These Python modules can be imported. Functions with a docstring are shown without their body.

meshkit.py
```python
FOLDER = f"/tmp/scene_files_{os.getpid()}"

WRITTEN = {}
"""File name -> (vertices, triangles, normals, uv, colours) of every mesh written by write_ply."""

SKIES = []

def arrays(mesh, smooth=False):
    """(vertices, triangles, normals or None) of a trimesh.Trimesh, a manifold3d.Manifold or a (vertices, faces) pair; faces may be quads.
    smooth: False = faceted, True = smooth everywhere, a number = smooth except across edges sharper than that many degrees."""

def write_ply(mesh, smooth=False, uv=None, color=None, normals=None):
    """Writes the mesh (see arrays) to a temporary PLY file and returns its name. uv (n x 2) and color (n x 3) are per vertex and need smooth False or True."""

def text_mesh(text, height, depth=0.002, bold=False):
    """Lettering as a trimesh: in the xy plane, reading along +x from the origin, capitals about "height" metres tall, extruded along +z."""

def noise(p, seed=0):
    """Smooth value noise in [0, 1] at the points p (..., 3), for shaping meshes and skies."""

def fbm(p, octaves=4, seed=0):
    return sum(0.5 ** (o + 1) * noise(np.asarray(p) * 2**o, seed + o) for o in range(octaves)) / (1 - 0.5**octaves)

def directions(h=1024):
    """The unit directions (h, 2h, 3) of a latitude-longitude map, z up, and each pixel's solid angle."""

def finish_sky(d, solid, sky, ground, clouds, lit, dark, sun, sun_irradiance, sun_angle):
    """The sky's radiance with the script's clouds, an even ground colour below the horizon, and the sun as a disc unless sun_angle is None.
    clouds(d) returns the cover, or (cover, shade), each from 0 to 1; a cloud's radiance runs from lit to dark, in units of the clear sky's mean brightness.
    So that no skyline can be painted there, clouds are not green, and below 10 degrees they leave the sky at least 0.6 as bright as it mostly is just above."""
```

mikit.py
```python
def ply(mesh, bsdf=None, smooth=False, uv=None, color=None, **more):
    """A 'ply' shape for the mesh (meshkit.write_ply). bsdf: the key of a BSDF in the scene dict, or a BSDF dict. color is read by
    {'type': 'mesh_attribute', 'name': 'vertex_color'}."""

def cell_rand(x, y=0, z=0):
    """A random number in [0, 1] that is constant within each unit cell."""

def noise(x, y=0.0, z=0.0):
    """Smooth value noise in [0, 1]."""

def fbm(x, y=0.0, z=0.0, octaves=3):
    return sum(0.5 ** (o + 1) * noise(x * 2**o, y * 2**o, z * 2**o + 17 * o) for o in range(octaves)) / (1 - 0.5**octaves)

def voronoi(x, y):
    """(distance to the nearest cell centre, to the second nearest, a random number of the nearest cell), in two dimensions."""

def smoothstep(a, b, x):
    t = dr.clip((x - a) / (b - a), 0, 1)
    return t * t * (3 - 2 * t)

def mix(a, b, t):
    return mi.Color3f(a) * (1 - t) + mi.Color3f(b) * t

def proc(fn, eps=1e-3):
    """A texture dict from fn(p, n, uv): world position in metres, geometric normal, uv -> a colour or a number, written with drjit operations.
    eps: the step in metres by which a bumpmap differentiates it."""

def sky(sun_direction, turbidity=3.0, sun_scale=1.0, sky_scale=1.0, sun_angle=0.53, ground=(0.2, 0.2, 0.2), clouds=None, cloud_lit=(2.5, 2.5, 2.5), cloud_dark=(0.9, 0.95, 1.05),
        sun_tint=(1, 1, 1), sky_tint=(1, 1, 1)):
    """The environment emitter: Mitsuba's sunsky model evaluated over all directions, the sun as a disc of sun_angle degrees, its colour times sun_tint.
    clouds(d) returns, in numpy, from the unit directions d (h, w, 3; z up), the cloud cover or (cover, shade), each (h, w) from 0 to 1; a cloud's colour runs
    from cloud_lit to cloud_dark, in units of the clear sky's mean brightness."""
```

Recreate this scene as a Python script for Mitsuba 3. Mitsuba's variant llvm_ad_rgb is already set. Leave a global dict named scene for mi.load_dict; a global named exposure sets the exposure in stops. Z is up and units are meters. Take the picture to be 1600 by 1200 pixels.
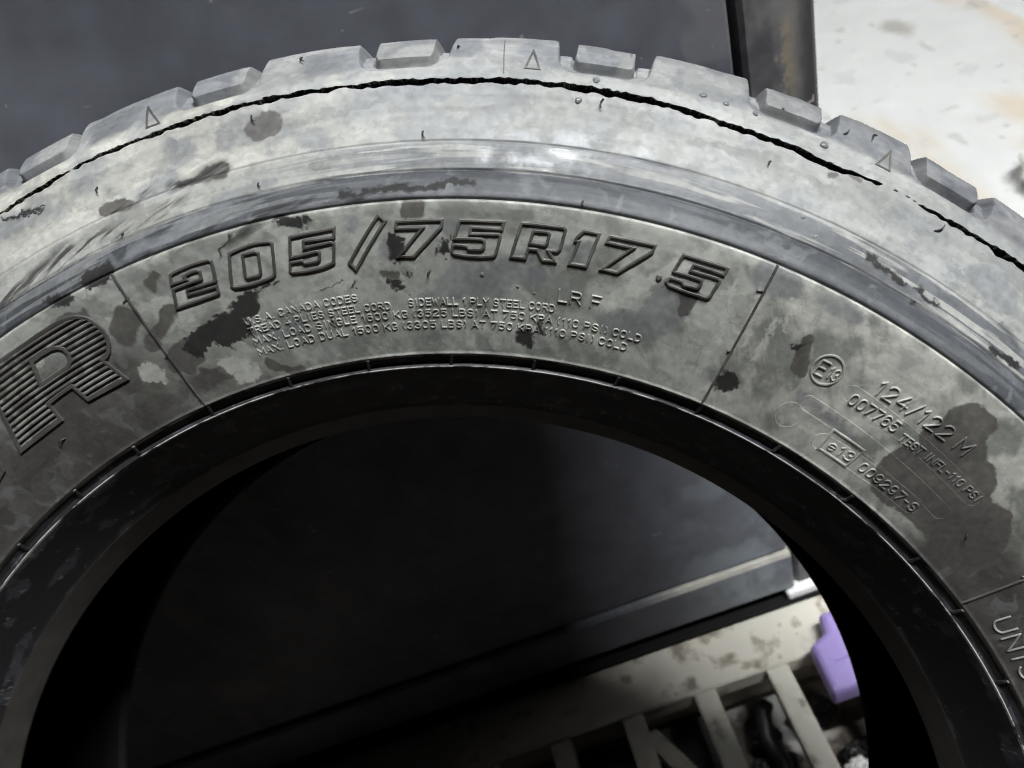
import math, random
import numpy as np, trimesh, shapely, drjit as dr, mitsuba as mi
from scipy.interpolate import PchipInterpolator
from shapely.geometry import Polygon, LineString, LinearRing, Point, box
from shapely import affinity
import mikit, meshkit
from mikit import noise, fbm, smoothstep, mix, proc

T = mi.ScalarTransform4f
scene, labels = {'type': 'scene'}, {}

# ---------------------------------------------------------------- camera, lamps, exposure
CAM = np.array([0.0, -0.5120, 0.8090])
RIGHT, UP, BACK = np.array([0.94355, -0.20588, -0.25949]), np.array([0.33106, 0.61192, 0.71830]), np.array([0.01090, -0.76366, 0.64553])
scene['camera'] = {'type': 'thinlens', 'fov': 58.17, 'fov_axis': 'x', 'near_clip': 0.02, 'far_clip': 60.0,
                   'aperture_radius': 0.0011, 'focus_distance': 0.355,
                   'to_world': T().look_at(origin=CAM.tolist(), target=(CAM - BACK).tolist(), up=UP.tolist())}
exposure = 0.0
LAMP_POWER, LAMP2_POWER = 690.0, 112.0


def bsdf(name, **k):
    scene[name] = {'type': 'twosided', 'nested': {'type': 'principled', **k}}
    return name


def rgb(*c):
    return {'type': 'rgb', 'value': list(c)}


def numbered(name):
    key, i = name, 0
    while key in scene:
        i += 1
        key = f'{name}_{i:03d}'
    return key


def obj(name, mesh, m, parent=None, smooth=False):
    key = numbered(f'{parent}__{name}' if parent else name)
    scene[key] = mikit.ply(mesh, m, smooth)
    return key


def tag(key, label=None, cat=None, group=None, kind=None):
    d = {k: v for k, v in (('label', label), ('category', cat), ('group', group), ('kind', kind)) if v}
    labels[key] = d
    return key


def bx(x0, x1, y0, y1, z0, z1, bevel=0.0015):
    """A box with chamfered edges."""
    c, h = np.array([x0 + x1, y0 + y1, z0 + z1]) / 2, np.array([x1 - x0, y1 - y0, z1 - z0]) / 2
    b = min(bevel, *(h * .45))
    pts = [c + h * s - b * np.array(s) * e for s in [(i, j, k) for i in (-1, 1) for j in (-1, 1) for k in (-1, 1)] for e in ((0, 1, 1), (1, 0, 1), (1, 1, 0))]
    return trimesh.convex.convex_hull(np.array(pts))


def lamp(name, x0, x1, y, z, power, label):
    """A tube fitting under a ceiling: white housing above, a half-round diffuser that shines downwards."""
    n, r = 8, 0.02
    a = np.linspace(math.pi, 2 * math.pi, n + 1)
    v = np.array([[x, y + r * math.cos(t), z + r * math.sin(t)] for x in (x0, x1) for t in a])
    f = [q for i in range(n) for q in ((i, i + 1, n + 2 + i), (i, n + 2 + i, n + 1 + i))]
    m = trimesh.Trimesh(v, f, process=False)
    if m.face_normals[n][2] > 0:
        m.invert()
    scene[name + '__diffuser'] = {**mikit.ply(m, 'lamp_white'), 'emitter': {'type': 'area', 'radiance': rgb(power * .975, power, power * 1.005)}}
    obj('housing', bx(x0 - .02, x1 + .02, y - .03, y + .03, z + .001, z + .05), 'lamp_white', name)
    tag(name, label, 'lamp')


bsdf('lamp_white', base_color=rgb(.8, .8, .8), roughness=.4)
lamp('tube_lamp', 0.22, 1.34, -0.62, 2.40, LAMP_POWER, 'white ceiling tube lamp hanging above the leaning tyre')
lamp('tube_lamp_001', 0.4, 1.6, 1.6, 2.40, LAMP2_POWER, 'white ceiling tube lamp further back above the white floor')  # added lamp, out of view, to lift the white floor and ambient light

# ---------------------------------------------------------------- the tyre's frame: X right, Y to its top, Z along its axis to the camera
RT = np.array([[0.93863, 0.33653, -0.07563], [-0.25792, 0.53923, -0.80169], [-0.22901, 0.77200, 0.59294]])
CT = np.array([-0.09732, -0.28998, 0.34544])


def world(X):
    return np.asarray(X) @ RT.T + CT


PROFILE = np.array([(244.3, 81.2), (249.4, 84.9), (264, 93.2), (280, 101.3), (300, 110.0), (307.3, 112.1), (312.5, 109.8), (318.4, 105.6), (329.4, 102.4), (340, 99.4), (351.3, 97.0), (358, 93.0), (366, 86), (373.7, 75.1)])
base_z = PchipInterpolator(PROFILE[:, 0], PROFILE[:, 1])
base_dz = base_z.derivative()


def on_tyre(u, v, h=0.0):
    """Chart (u = angle from the top x 290 mm, v = radius in mm), height h in mm above the outer face -> world."""
    a, r, h = np.asarray(u) / 290.0, np.clip(v, 244.3, 373.7), np.asarray(h)
    s = base_dz(r)
    n = 1 / np.sqrt(1 + s * s)
    r2, z2 = np.asarray(v) - s * n * h, base_z(r) + n * h
    return world(np.stack([r2 * np.sin(a), r2 * np.cos(a), z2], -1) / 1000)


def axes_at(p):
    """drjit: (u, r) of a world point in the tyre's chart, mm."""
    d = [p[i] - float(CT[i]) for i in range(3)]
    x, y = (sum(d[i] * float(RT[i, j]) for i in range(3)) for j in range(2))
    return dr.atan2(x, y) * 290.0, dr.sqrt(x * x + y * y) * 1000.0
DIGITS = [
    [[(-104.24, 298.6), (-102.89, 299.03), (-99.08, 299.34), (-95.22, 299.52), (-91.56, 299.36), (-88.86, 299.16), (-88.19, 298.28), (-88.88, 295.15), (-89.9, 291.55), (-95.6, 291.63), (-101.26, 291.71), (-101.81, 290.23), (-96.29, 289.83), (-90.45, 289.65), (-91.06, 287.12), (-99.59, 287.0), (-108.38, 287.22), (-107.1, 290.53), (-105.94, 293.75), (-100.19, 293.84), (-94.42, 293.78), (-93.74, 296.27), (-94.44, 297.05), (-96.43, 297.18), (-98.46, 296.96), (-99.74, 296.64), (-99.62, 295.42), (-105.44, 295.68)]],
    [[(-80.94, 299.11), (-79.21, 299.46), (-76.62, 299.84), (-73.49, 300.11), (-70.47, 300.16), (-67.58, 299.87), (-65.59, 299.58), (-65.0, 298.72), (-66.3, 293.57), (-67.9, 288.27), (-68.9, 287.54), (-71.8, 287.08), (-74.48, 286.82), (-77.76, 286.69), (-80.92, 286.84), (-84.54, 287.4), (-85.05, 288.32), (-83.16, 293.43)], [(-76.6, 297.31), (-75.71, 297.61), (-71.83, 297.41), (-70.93, 296.59), (-72.8, 289.74), (-73.79, 289.08), (-78.14, 289.3), (-78.76, 290.01)]],
    [[(-58.03, 299.55), (-49.9, 299.66), (-41.83, 299.89), (-42.57, 296.86), (-48.14, 297.01), (-53.7, 297.26), (-54.29, 294.91), (-44.0, 295.35), (-43.14, 294.65), (-44.96, 288.1), (-49.46, 287.04), (-55.78, 286.81), (-61.4, 287.31), (-61.93, 288.16), (-60.84, 290.91), (-56.27, 290.75), (-55.72, 289.67), (-50.97, 289.59), (-49.9, 290.05), (-49.22, 292.27), (-49.9, 293.03), (-55.29, 292.76), (-60.24, 292.56)]],
    [[(-25.39, 302.68), (-23.35, 300.36), (-37.28, 284.48), (-39.22, 287.16)]],
    [[(-19.42, 299.93), (-11.34, 299.87), (-3.12, 300.01), (-3.55, 297.59), (-8.87, 292.55), (-14.51, 287.48), (-20.05, 287.78), (-10.44, 297.32), (-19.89, 297.58)]],
    [[(3.07, 299.82), (10.81, 299.79), (18.53, 299.86), (17.94, 297.23), (6.99, 297.52), (6.52, 295.19), (16.86, 295.48), (17.46, 294.82), (16.83, 291.68), (16.04, 288.51), (15.16, 287.75), (10.09, 287.23), (4.11, 287.5), (0.26, 288.17), (-0.3, 288.89), (0.1, 290.74), (1.01, 291.31), (5.11, 290.93), (5.97, 289.82), (10.54, 289.82), (11.58, 290.57), (11.71, 292.69), (10.7, 293.5), (0.83, 293.56)]],
    [[(24.84, 299.98), (32.28, 299.95), (39.44, 299.96), (40.25, 299.23), (39.36, 292.53), (38.47, 291.59), (35.12, 291.41), (37.78, 287.97), (33.33, 287.85), (31.04, 291.31), (27.82, 291.27), (27.07, 287.86), (21.7, 287.97)], [(29.13, 297.59), (33.94, 297.76), (34.88, 296.98), (34.4, 293.82), (33.61, 293.11), (28.23, 293.29)]],
    [[(46.76, 299.95), (52.12, 299.91), (49.74, 287.91), (43.46, 287.91), (45.58, 296.1), (44.28, 296.17), (44.54, 297.2)]],
    [[(55.95, 299.82), (63.93, 299.83), (71.74, 300.0), (71.46, 297.61), (66.51, 292.73), (61.33, 287.87), (55.58, 288.05), (64.56, 297.42), (55.3, 297.58)]],
    [[(82.25, 299.6), (90.07, 299.61), (97.99, 299.91), (97.72, 297.41), (86.71, 297.44), (86.4, 295.14), (96.34, 295.47), (97.3, 294.84), (96.36, 288.74), (95.36, 287.8), (88.01, 287.55), (80.74, 288.13), (79.65, 289.03), (80.45, 290.86), (84.67, 290.67), (85.75, 289.69), (90.9, 289.94), (91.55, 291.3), (91.35, 292.86), (90.25, 293.19), (80.79, 293.28)]],
]
BRAND_R = [[(-184.14, 301.02), (-174.05, 300.53), (-165.55, 300.45), (-157.53, 300.68), (-152.48, 300.83), (-147.73, 300.71), (-144.94, 300.18), (-142.48, 299.24), (-140.03, 297.61), (-138.84, 295.73), (-138.06, 293.33), (-137.89, 290.88), (-138.28, 288.42), (-139.31, 286.01), (-141.25, 283.76), (-143.27, 282.63), (-145.59, 282.1), (-144.44, 277.42), (-143.1, 272.36), (-152.18, 272.46), (-161.75, 272.89), (-162.44, 279.98), (-168.77, 279.85), (-175.11, 279.55), (-176.57, 272.4), (-187.6, 272.23), (-198.97, 272.39), (-194.9, 279.29), (-190.36, 288.06)], [(-167.3, 294.45), (-162.45, 294.68), (-158.04, 294.52), (-155.84, 293.84), (-154.48, 292.25), (-154.35, 289.95), (-155.42, 287.79), (-157.71, 286.34), (-164.46, 286.24), (-171.5, 286.17), (-169.6, 289.91)]]
STRIPES = [[(-198.28, 269.98), (-176.23, 270.41), (-138.06, 274.5)], [(-197.38, 272.08), (-175.6, 272.42), (-137.85, 276.29)], [(-196.52, 274.18), (-174.99, 274.42), (-137.65, 278.08)], [(-195.68, 276.26), (-174.4, 276.41), (-137.47, 279.87)], [(-194.87, 278.34), (-173.84, 278.4), (-137.29, 281.64)], [(-194.09, 280.42), (-173.3, 280.38), (-137.12, 283.41)], [(-193.32, 282.48), (-172.77, 282.35), (-136.96, 285.16)], [(-192.57, 284.53), (-172.25, 284.3), (-136.8, 286.9)], [(-191.84, 286.57), (-171.75, 286.25), (-136.66, 288.64)], [(-191.13, 288.61), (-171.26, 288.19), (-136.53, 290.37)], [(-190.44, 290.64), (-170.79, 290.12), (-136.41, 292.1)], [(-213.68, 295.06), (-170.34, 292.05), (-136.31, 293.82)], [(-212.81, 297.2), (-169.92, 293.97), (-136.22, 295.54)], [(-211.99, 299.35), (-169.52, 295.9), (-136.16, 297.26)], [(-211.19, 301.49), (-169.16, 297.83), (-136.11, 298.98)], [(-210.39, 303.62), (-168.83, 299.76), (-136.08, 300.7)], [(-209.71, 305.8), (-168.49, 301.68), (-136.03, 302.4)], [(-209.38, 308.21), (-168.15, 303.59), (-136.0, 304.1)], [(-209.92, 311.21), (-167.9, 305.53), (-136.05, 305.84)], [(-210.88, 314.54), (-167.84, 307.58), (-136.24, 307.65)], [(-212.06, 318.09), (-168.31, 309.95), (-136.79, 309.66)]]
TEXTS = [('U.S.A. CANADA CODES', -86.78, 273.02, -39.77, 273.03, 2.38, 0.47), ('TREAD 4 PLIES STEEL CORD', -87.2, 269.21, -26.98, 268.78, 2.4, 0.47), ('SIDEWALL 1 PLY STEEL CORD', -19.41, 269.24, 40.4, 269.44, 2.48, 0.47), ('MAX. LOAD SINGLE 1600 KG (3525 LBS) AT 750 KPA (110 PSI) COLD', -87.28, 264.99, 77.54, 265.06, 2.48, 0.47), ('MAX. LOAD DUAL 1500 KG (3305 LBS) AT 750 KPA (110 PSI) COLD', -87.64, 260.78, 73.04, 260.52, 2.51, 0.47), ('LR F', 41.3, 273.71, 57.84, 273.59, 4.28, 0.5), ('124/122 M', 166.47, 284.08, 206.94, 285.38, 5.39, 0.6), ('007765', 161.75, 276.11, 183.23, 276.73, 4.0, 0.52), ('TEST INFL-110 PSI', 186.51, 275.71, 225.15, 277.1, 2.83, 0.55), ('009297-S', 184.77, 258.41, 214.38, 259.2, 3.45, 0.6), ('E', 144.38, 279.05, 147.64, 279.2, 5.58, 0.7), ('13', 148.89, 279.93, 152.83, 280.12, 4.21, 0.5), ('e13', 168.59, 258.05, 180.21, 258.81, 3.74, 0.55), ('UNIS', 275.89, 255.04, 306.07, 253.96, 6.28, 0.7)]
RING = [(153.03, 285.18), (153.72, 284.16), (154.19, 283.07), (154.42, 281.93), (154.42, 280.8), (154.15, 279.71), (153.65, 278.71), (152.92, 277.84), (151.99, 277.14), (150.89, 276.63), (149.68, 276.34), (148.39, 276.28), (147.08, 276.45), (145.81, 276.85), (144.64, 277.46), (143.6, 278.25), (142.74, 279.19), (142.1, 280.24), (141.69, 281.36), (141.53, 282.51), (141.61, 283.64), (141.94, 284.7), (142.49, 285.66), (143.24, 286.48), (144.16, 287.14), (145.23, 287.61), (146.38, 287.87), (147.6, 287.92), (148.83, 287.76), (150.03, 287.38), (151.15, 286.81), (152.17, 286.07)]
BOX = [(165.79, 265.19), (180.91, 265.22), (180.58, 256.62), (166.6, 256.38)]
PLUG = [(153.58, 264.89), (154.49, 263.57), (155.05, 262.12), (155.22, 260.62), (154.99, 259.13), (154.36, 257.73), (153.35, 256.49), (152.0, 255.49), (150.39, 254.78), (148.6, 254.39), (146.73, 254.37), (144.87, 254.69), (143.14, 255.36), (141.63, 256.32), (140.43, 257.53), (139.58, 258.91), (139.14, 260.4), (139.1, 261.91), (139.47, 263.37), (140.2, 264.72), (141.27, 265.87), (142.61, 266.79), (144.16, 267.44), (145.84, 267.78), (147.58, 267.8), (149.3, 267.5), (150.92, 266.9), (152.37, 266.01)]
STADIA = [[(160.85, 279.43), (223.29, 277.4)], [(165.42, 258.93), (212.4, 260.87)], [(150.27, 268.42), (221.4, 266.25)]]
PARTING = [(13.23, 371.72), (14.41, 355.75)]
NEIGHBOUR = [(-217.71, 286.28), (-208.55, 274.56), (-210.72, 270.78), (-216.43, 269.42), (-239.27, 273.3)]
TRIANGLES = [[(-98.91, 366.44), (-94.77, 356.58), (-99.09, 356.53)], [(22.53, 366.63), (25.08, 358.29), (20.68, 358.3)], [(133.53, 365.24), (134.67, 357.0), (130.38, 357.18)]]
SPEWS = [[(-119.92, 341.72), (-119.79, 338.94)], [(-66.1, 322.19), (-65.28, 319.71)], [(-10.09, 333.2), (-9.23, 329.98)], [(45.65, 349.2), (45.4, 345.27)], [(128.83, 370.17), (127.18, 365.45)], [(100.01, 342.23), (99.72, 340.35)], [(154.61, 344.93), (156.11, 348.47)], [(-49.31, 370.74), (-47.56, 366.07)], [(-64.83, 348.25), (-63.6, 345.14)], [(44.59, 310.18), (45.19, 307.68)], [(-182.01, 265.89), (-185.5, 266.31)], [(-9.16, 282.19), (-10.14, 280.11)], [(235.06, 267.99), (236.87, 266.17)], [(-0.5, 367.87), (0.28, 366.12)], [(118.5, 363.26), (119.53, 364.89)], [(-115.97, 320.4), (-116.09, 318.85)]]
DROPS = [(113.55, 355.28, 1.59), (91.31, 357.72, 1.14), (99.17, 364.36, 0.68), (42.62, 356.16, 1.36), (38.16, 347.4, 1.25), (74.97, 359.11, 1.36), (82.04, 358.21, 1.14), (10.78, 280.69, 0.91), (24.88, 277.11, 0.68), (31.61, 275.38, 0.57), (115.71, 327.13, 0.8), (121.85, 322.55, 0.8), (-2.69, 286.26, 0.57), (51.79, 371.28, 0.57), (-18.42, 273.55, 0.45)]

SMEARS = [(-79.5, 304.4, -49.4, 312.6, 2.1), (-107.4, 307.3, -70.6, 310.1, 1.9), (-109.2, 319.1, -92.7, 324.3, 1.9), (-141.2, 323.1, -113.8, 322.0, 2.2), (-95.1, 330.4, -76.3, 331.7, 1.9), (-166.4, 321.0, -141.6, 321.9, 2.5), (-116.5, 329.9, -104.1, 332.1, 1.4), (-36.0, 309.3, -11.9, 310.9, 1.8)]
SCRATCHES = [(102.6, 289.6, 107.2, 281.6, 0.1), (105.3, 284.8, 109.5, 279.5, 0.1), (118.7, 299.9, 122.0, 294.9, 0.1), (116.9, 284.8, 120.9, 276.9, 0.1), (113.7, 281.5, 119.1, 274.8, 0.1), (110.0, 269.7, 113.7, 265.0, 0.2), (129.4, 290.6, 133.2, 284.8, 0.1), (107.1, 277.0, 111.1, 272.4, 0.1), (128.6, 279.2, 131.7, 274.9, 0.1), (115.4, 279.3, 121.2, 272.7, 0.1), (128.9, 288.1, 133.4, 280.9, 0.1), (119.4, 280.5, 126.2, 273.6, 0.1), (125.5, 294.6, 130.0, 289.9, 0.1), (120.1, 295.2, 126.1, 288.0, 0.1), (117.9, 291.0, 122.9, 285.3, 0.1), (112.1, 277.7, 117.2, 269.9, 0.1), (124.7, 300.0, 130.7, 293.4, 0.1), (131.9, 290.7, 135.8, 283.9, 0.1), (129.8, 284.4, 132.4, 281.3, 0.1), (102.0, 290.7, 104.1, 286.2, 0.1), (104.5, 288.6, 107.5, 282.2, 0.1), (133.2, 288.7, 136.4, 284.7, 0.1), (117.1, 301.0, 121.8, 294.7, 0.1), (122.6, 284.7, 127.6, 277.9, 0.1), (115.0, 295.8, 119.3, 290.9, 0.1), (117.6, 286.7, 123.2, 279.4, 0.1), (-87.7, 282.0, -88.3, 278.8, 0.1), (-17.8, 275.1, -11.2, 272.7, 0.1), (-25.2, 276.7, -20.4, 278.4, 0.1), (12.6, 256.4, 14.5, 251.3, 0.1), (90.7, 273.0, 94.0, 267.7, 0.1), (62.1, 285.6, 66.7, 285.8, 0.1), (-43.7, 271.1, -42.1, 267.6, 0.1), (19.0, 284.5, 23.4, 283.4, 0.1), (41.2, 287.3, 44.0, 285.9, 0.1), (-16.2, 265.4, -11.7, 265.9, 0.1), (80.8, 290.7, 83.6, 291.4, 0.1), (-26.1, 280.9, -28.0, 276.2, 0.1), (-67.2, 280.7, -69.8, 275.4, 0.1), (90.5, 297.0, 92.1, 292.6, 0.1)]
STAINS_SOFT = [(-226.0, 258.7, -138.7, 255.2, 12.2), (-180.2, 279.8, -160.7, 279.5, 9.8), (226.8, 250.0, 249.5, 254.3, 7.8), (263.2, 258.8, 305.0, 252.7, 10.0), (245.3, 258.9, 260.4, 271.4, 4.9), (-126.7, 257.6, -106.5, 258.2, 7.0), (-142.8, 263.8, -132.8, 270.1, 7.7), (-129.1, 250.9, -89.2, 251.5, 3.3)]  # soft shade on the lower panel, painted into the rubber colour
SHINE = [(9.9, 322.2, 9.8, 324.6, 2.9), (19.0, 322.7, 30.4, 322.0, 2.0), (34.0, 326.2, 37.7, 325.7, 2.9), (-39.2, 319.4, -24.5, 320.4, 1.4)]
STAINS_BLACK = [(-130.0, 308.3, -125.8, 307.9, 4.0), (-148.1, 308.2, -141.7, 306.5, 1.9), (-80.9, 280.6, -111.4, 271.8, 3.5), (-97.5, 272.1, -90.9, 273.7, 5.5), (-59.9, 305.4, -54.7, 304.3, 2.2), (-50.9, 304.0, -50.9, 304.0, 1.8), (-20.5, 288.3, -19.8, 293.2, 2.6), (-3.4, 289.0, -3.3, 290.8, 2.1), (-24.4, 278.7, -23.9, 278.7, 2.2), (-23.1, 276.5, -22.1, 276.4, 1.5), (-77.2, 306.2, -84.9, 299.9, 0.6), (28.2, 257.8, 29.9, 257.9, 3.2), (36.2, 261.2, 35.9, 263.2, 1.6), (117.7, 261.8, 117.7, 261.8, 4.6), (-37.6, 310.3, 7.4, 313.2, 1.4), (139.9, 324.0, 152.6, 323.5, 1.3), (158.8, 322.8, 166.3, 322.1, 1.1), (190.1, 321.3, 199.3, 321.5, 1.6), (160.1, 317.3, 160.9, 317.8, 0.9), (-154.5, 348.8, -141.4, 344.1, 0.9), (-53.0, 278.6, -45.0, 281.0, 0.3), (-40.9, 277.6, -39.8, 279.3, 0.7), (-6.5, 289.1, -6.5, 289.1, 0.9), (-80.1, 283.9, -77.8, 283.2, 1.7), (-70.2, 285.2, -67.7, 285.8, 0.7), (-75.1, 283.7, -73.6, 284.0, 1.0), (-0.8, 293.1, -0.8, 294.0, 0.7), (-86.8, 272.0, -86.3, 272.9, 2.0), (-52.5, 266.4, -52.3, 266.9, 1.3), (-100.7, 290.7, -98.6, 292.1, 1.2), (-17.3, 280.9, -17.1, 281.8, 0.7), (132.9, 283.2, 134.9, 284.2, 1.2), (176.8, 351.6, 176.8, 351.6, 0.7)]
STAINS_BROWN = [(-132.3, 286.7, -127.6, 290.8, 4.7), (-112.8, 297.3, -109.8, 299.9, 1.6), (-120.0, 282.0, -111.6, 286.8, 2.9), (-125.4, 279.8, -124.5, 279.4, 2.9), (-117.8, 258.9, -107.1, 259.3, 3.2), (-85.6, 256.3, -75.5, 251.7, 2.5), (-119.3, 268.8, -114.8, 269.9, 5.6), (-15.1, 304.4, -11.1, 304.2, 3.3), (140.3, 277.7, 135.3, 287.1, 2.3), (198.6, 293.2, 199.8, 294.2, 8.3), (201.4, 267.8, 235.2, 269.6, 12.6), (201.0, 286.9, 216.6, 277.2, 10.5), (231.3, 264.7, 243.8, 266.8, 8.8), (224.2, 275.6, 224.2, 275.6, 8.4), (-92.1, 330.5, -76.8, 331.2, 1.9), (-62.8, 343.1, -60.3, 343.5, 5.0), (-119.6, 332.3, -112.5, 331.0, 2.9), (123.7, 349.3, 126.0, 349.3, 1.5), (118.6, 345.3, 120.1, 346.1, 1.1), (-26.5, 282.4, -22.6, 282.1, 1.4), (-165.1, 298.0, -141.4, 299.3, 2.8), (89.3, 281.5, 89.7, 287.8, 2.8)]
STAINS_GREY = [(-35.4, 299.5, -35.0, 301.7, 2.7), (-20.9, 349.4, -11.3, 349.0, 2.7), (7.5, 332.0, 7.5, 333.0, 3.1), (11.7, 331.2, 11.7, 331.2, 2.2), (18.7, 331.5, 25.3, 331.4, 2.7), (33.2, 331.9, 42.6, 331.4, 2.9), (59.8, 331.6, 61.4, 332.0, 2.7), (99.7, 351.6, 103.0, 350.8, 2.4), (91.4, 346.7, 93.8, 349.1, 1.3), (70.6, 348.0, 72.9, 347.7, 2.6), (-72.1, 342.9, -64.7, 343.7, 5.9), (112.6, 301.5, 118.6, 302.4, 5.6), (79.8, 274.0, 84.4, 279.9, 8.2), (151.7, 269.2, 154.3, 269.0, 2.2), (160.2, 268.4, 164.9, 268.2, 2.0), (167.5, 265.8, 173.8, 265.7, 2.0), (-23.0, 291.0, -23.0, 291.0, 3.2), (43.0, 292.3, 49.3, 293.3, 2.7), (132.1, 303.6, 143.4, 302.1, 3.0), (62.3, 268.8, 68.2, 270.1, 4.5), (-1.1, 277.9, 16.0, 278.4, 6.3), (-69.9, 244.2, -28.9, 243.5, 4.0), (-14.3, 346.8, 13.6, 347.5, 1.3), (-12.4, 339.4, 1.9, 340.0, 0.7), (145.9, 268.0, 148.0, 268.0, 3.0), (42.3, 355.8, 42.2, 356.4, 1.6), (38.0, 347.4, 38.4, 347.4, 1.5), (113.3, 354.9, 113.8, 355.7, 1.6), (74.8, 359.0, 75.2, 359.2, 1.6), (81.9, 358.1, 82.2, 358.3, 1.4), (-92.1, 346.6, -91.3, 346.2, 1.8), (-95.1, 314.8, -78.0, 317.6, 2.5), (-82.9, 319.3, -60.8, 321.7, 2.1), (-114.3, 310.1, -96.6, 313.3, 2.2), (173.0, 339.7, 184.9, 338.6, 4.4), (-4.9, 298.5, 2.4, 298.5, 3.2), (22.4, 281.1, 32.1, 282.1, 3.8), (-13.6, 270.9, 29.1, 288.7, 2.2), (-81.4, 265.9, -65.7, 267.2, 3.1)]
DUST_PATCHES = [(60.5, 277.1, 90.9, 301.9, 2.3), (-101.6, 255.4, -93.8, 255.5, 2.4), (-104.3, 261.2, -96.7, 260.0, 3.2), (-134.1, 269.6, -131.4, 268.4, 3.6), (-165.9, 293.4, -165.2, 292.9, 1.9), (102.6, 296.6, 106.6, 274.2, 0.9), (112.1, 296.7, 115.6, 276.5, 1.1), (122.1, 289.8, 122.5, 274.1, 0.9), (123.5, 298.1, 126.6, 286.7, 0.7)]
CRACK = [(-29.78, 350.99), (-24.54, 352.61), (-18.75, 352.55), (-12.42, 353.12), (-5.97, 352.28), (-1.25, 351.82), (3.02, 352.3), (7.28, 351.88), (11.56, 351.6), (14.34, 350.63), (17.16, 349.63), (20.81, 349.42), (23.35, 348.43), (26.61, 350.64), (31.05, 350.63), (34.0, 351.23), (36.28, 352.4)]
# ---------------------------------------------------------------- dirt and painted soft shade on the rubber: each patch is a capsule (u0, v0, u1, v1, radius) in the tyre's chart, mm
def cover(stains, u, v, edge):
    best = mi.Float(1e3)
    for x0, y0, x1, y1, h in stains:
        dx, dy = x1 - x0, y1 - y0
        l = dx * dx + dy * dy
        t = dr.clip(((u - x0) * dx + (v - y0) * dy) / l, 0, 1) if l > 0.01 else 0.0
        best = dr.minimum(best, dr.sqrt(dr.square(u - x0 - t * dx) + dr.square(v - y0 - t * dy)) - h)
    return smoothstep(edge, -edge, best)


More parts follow.
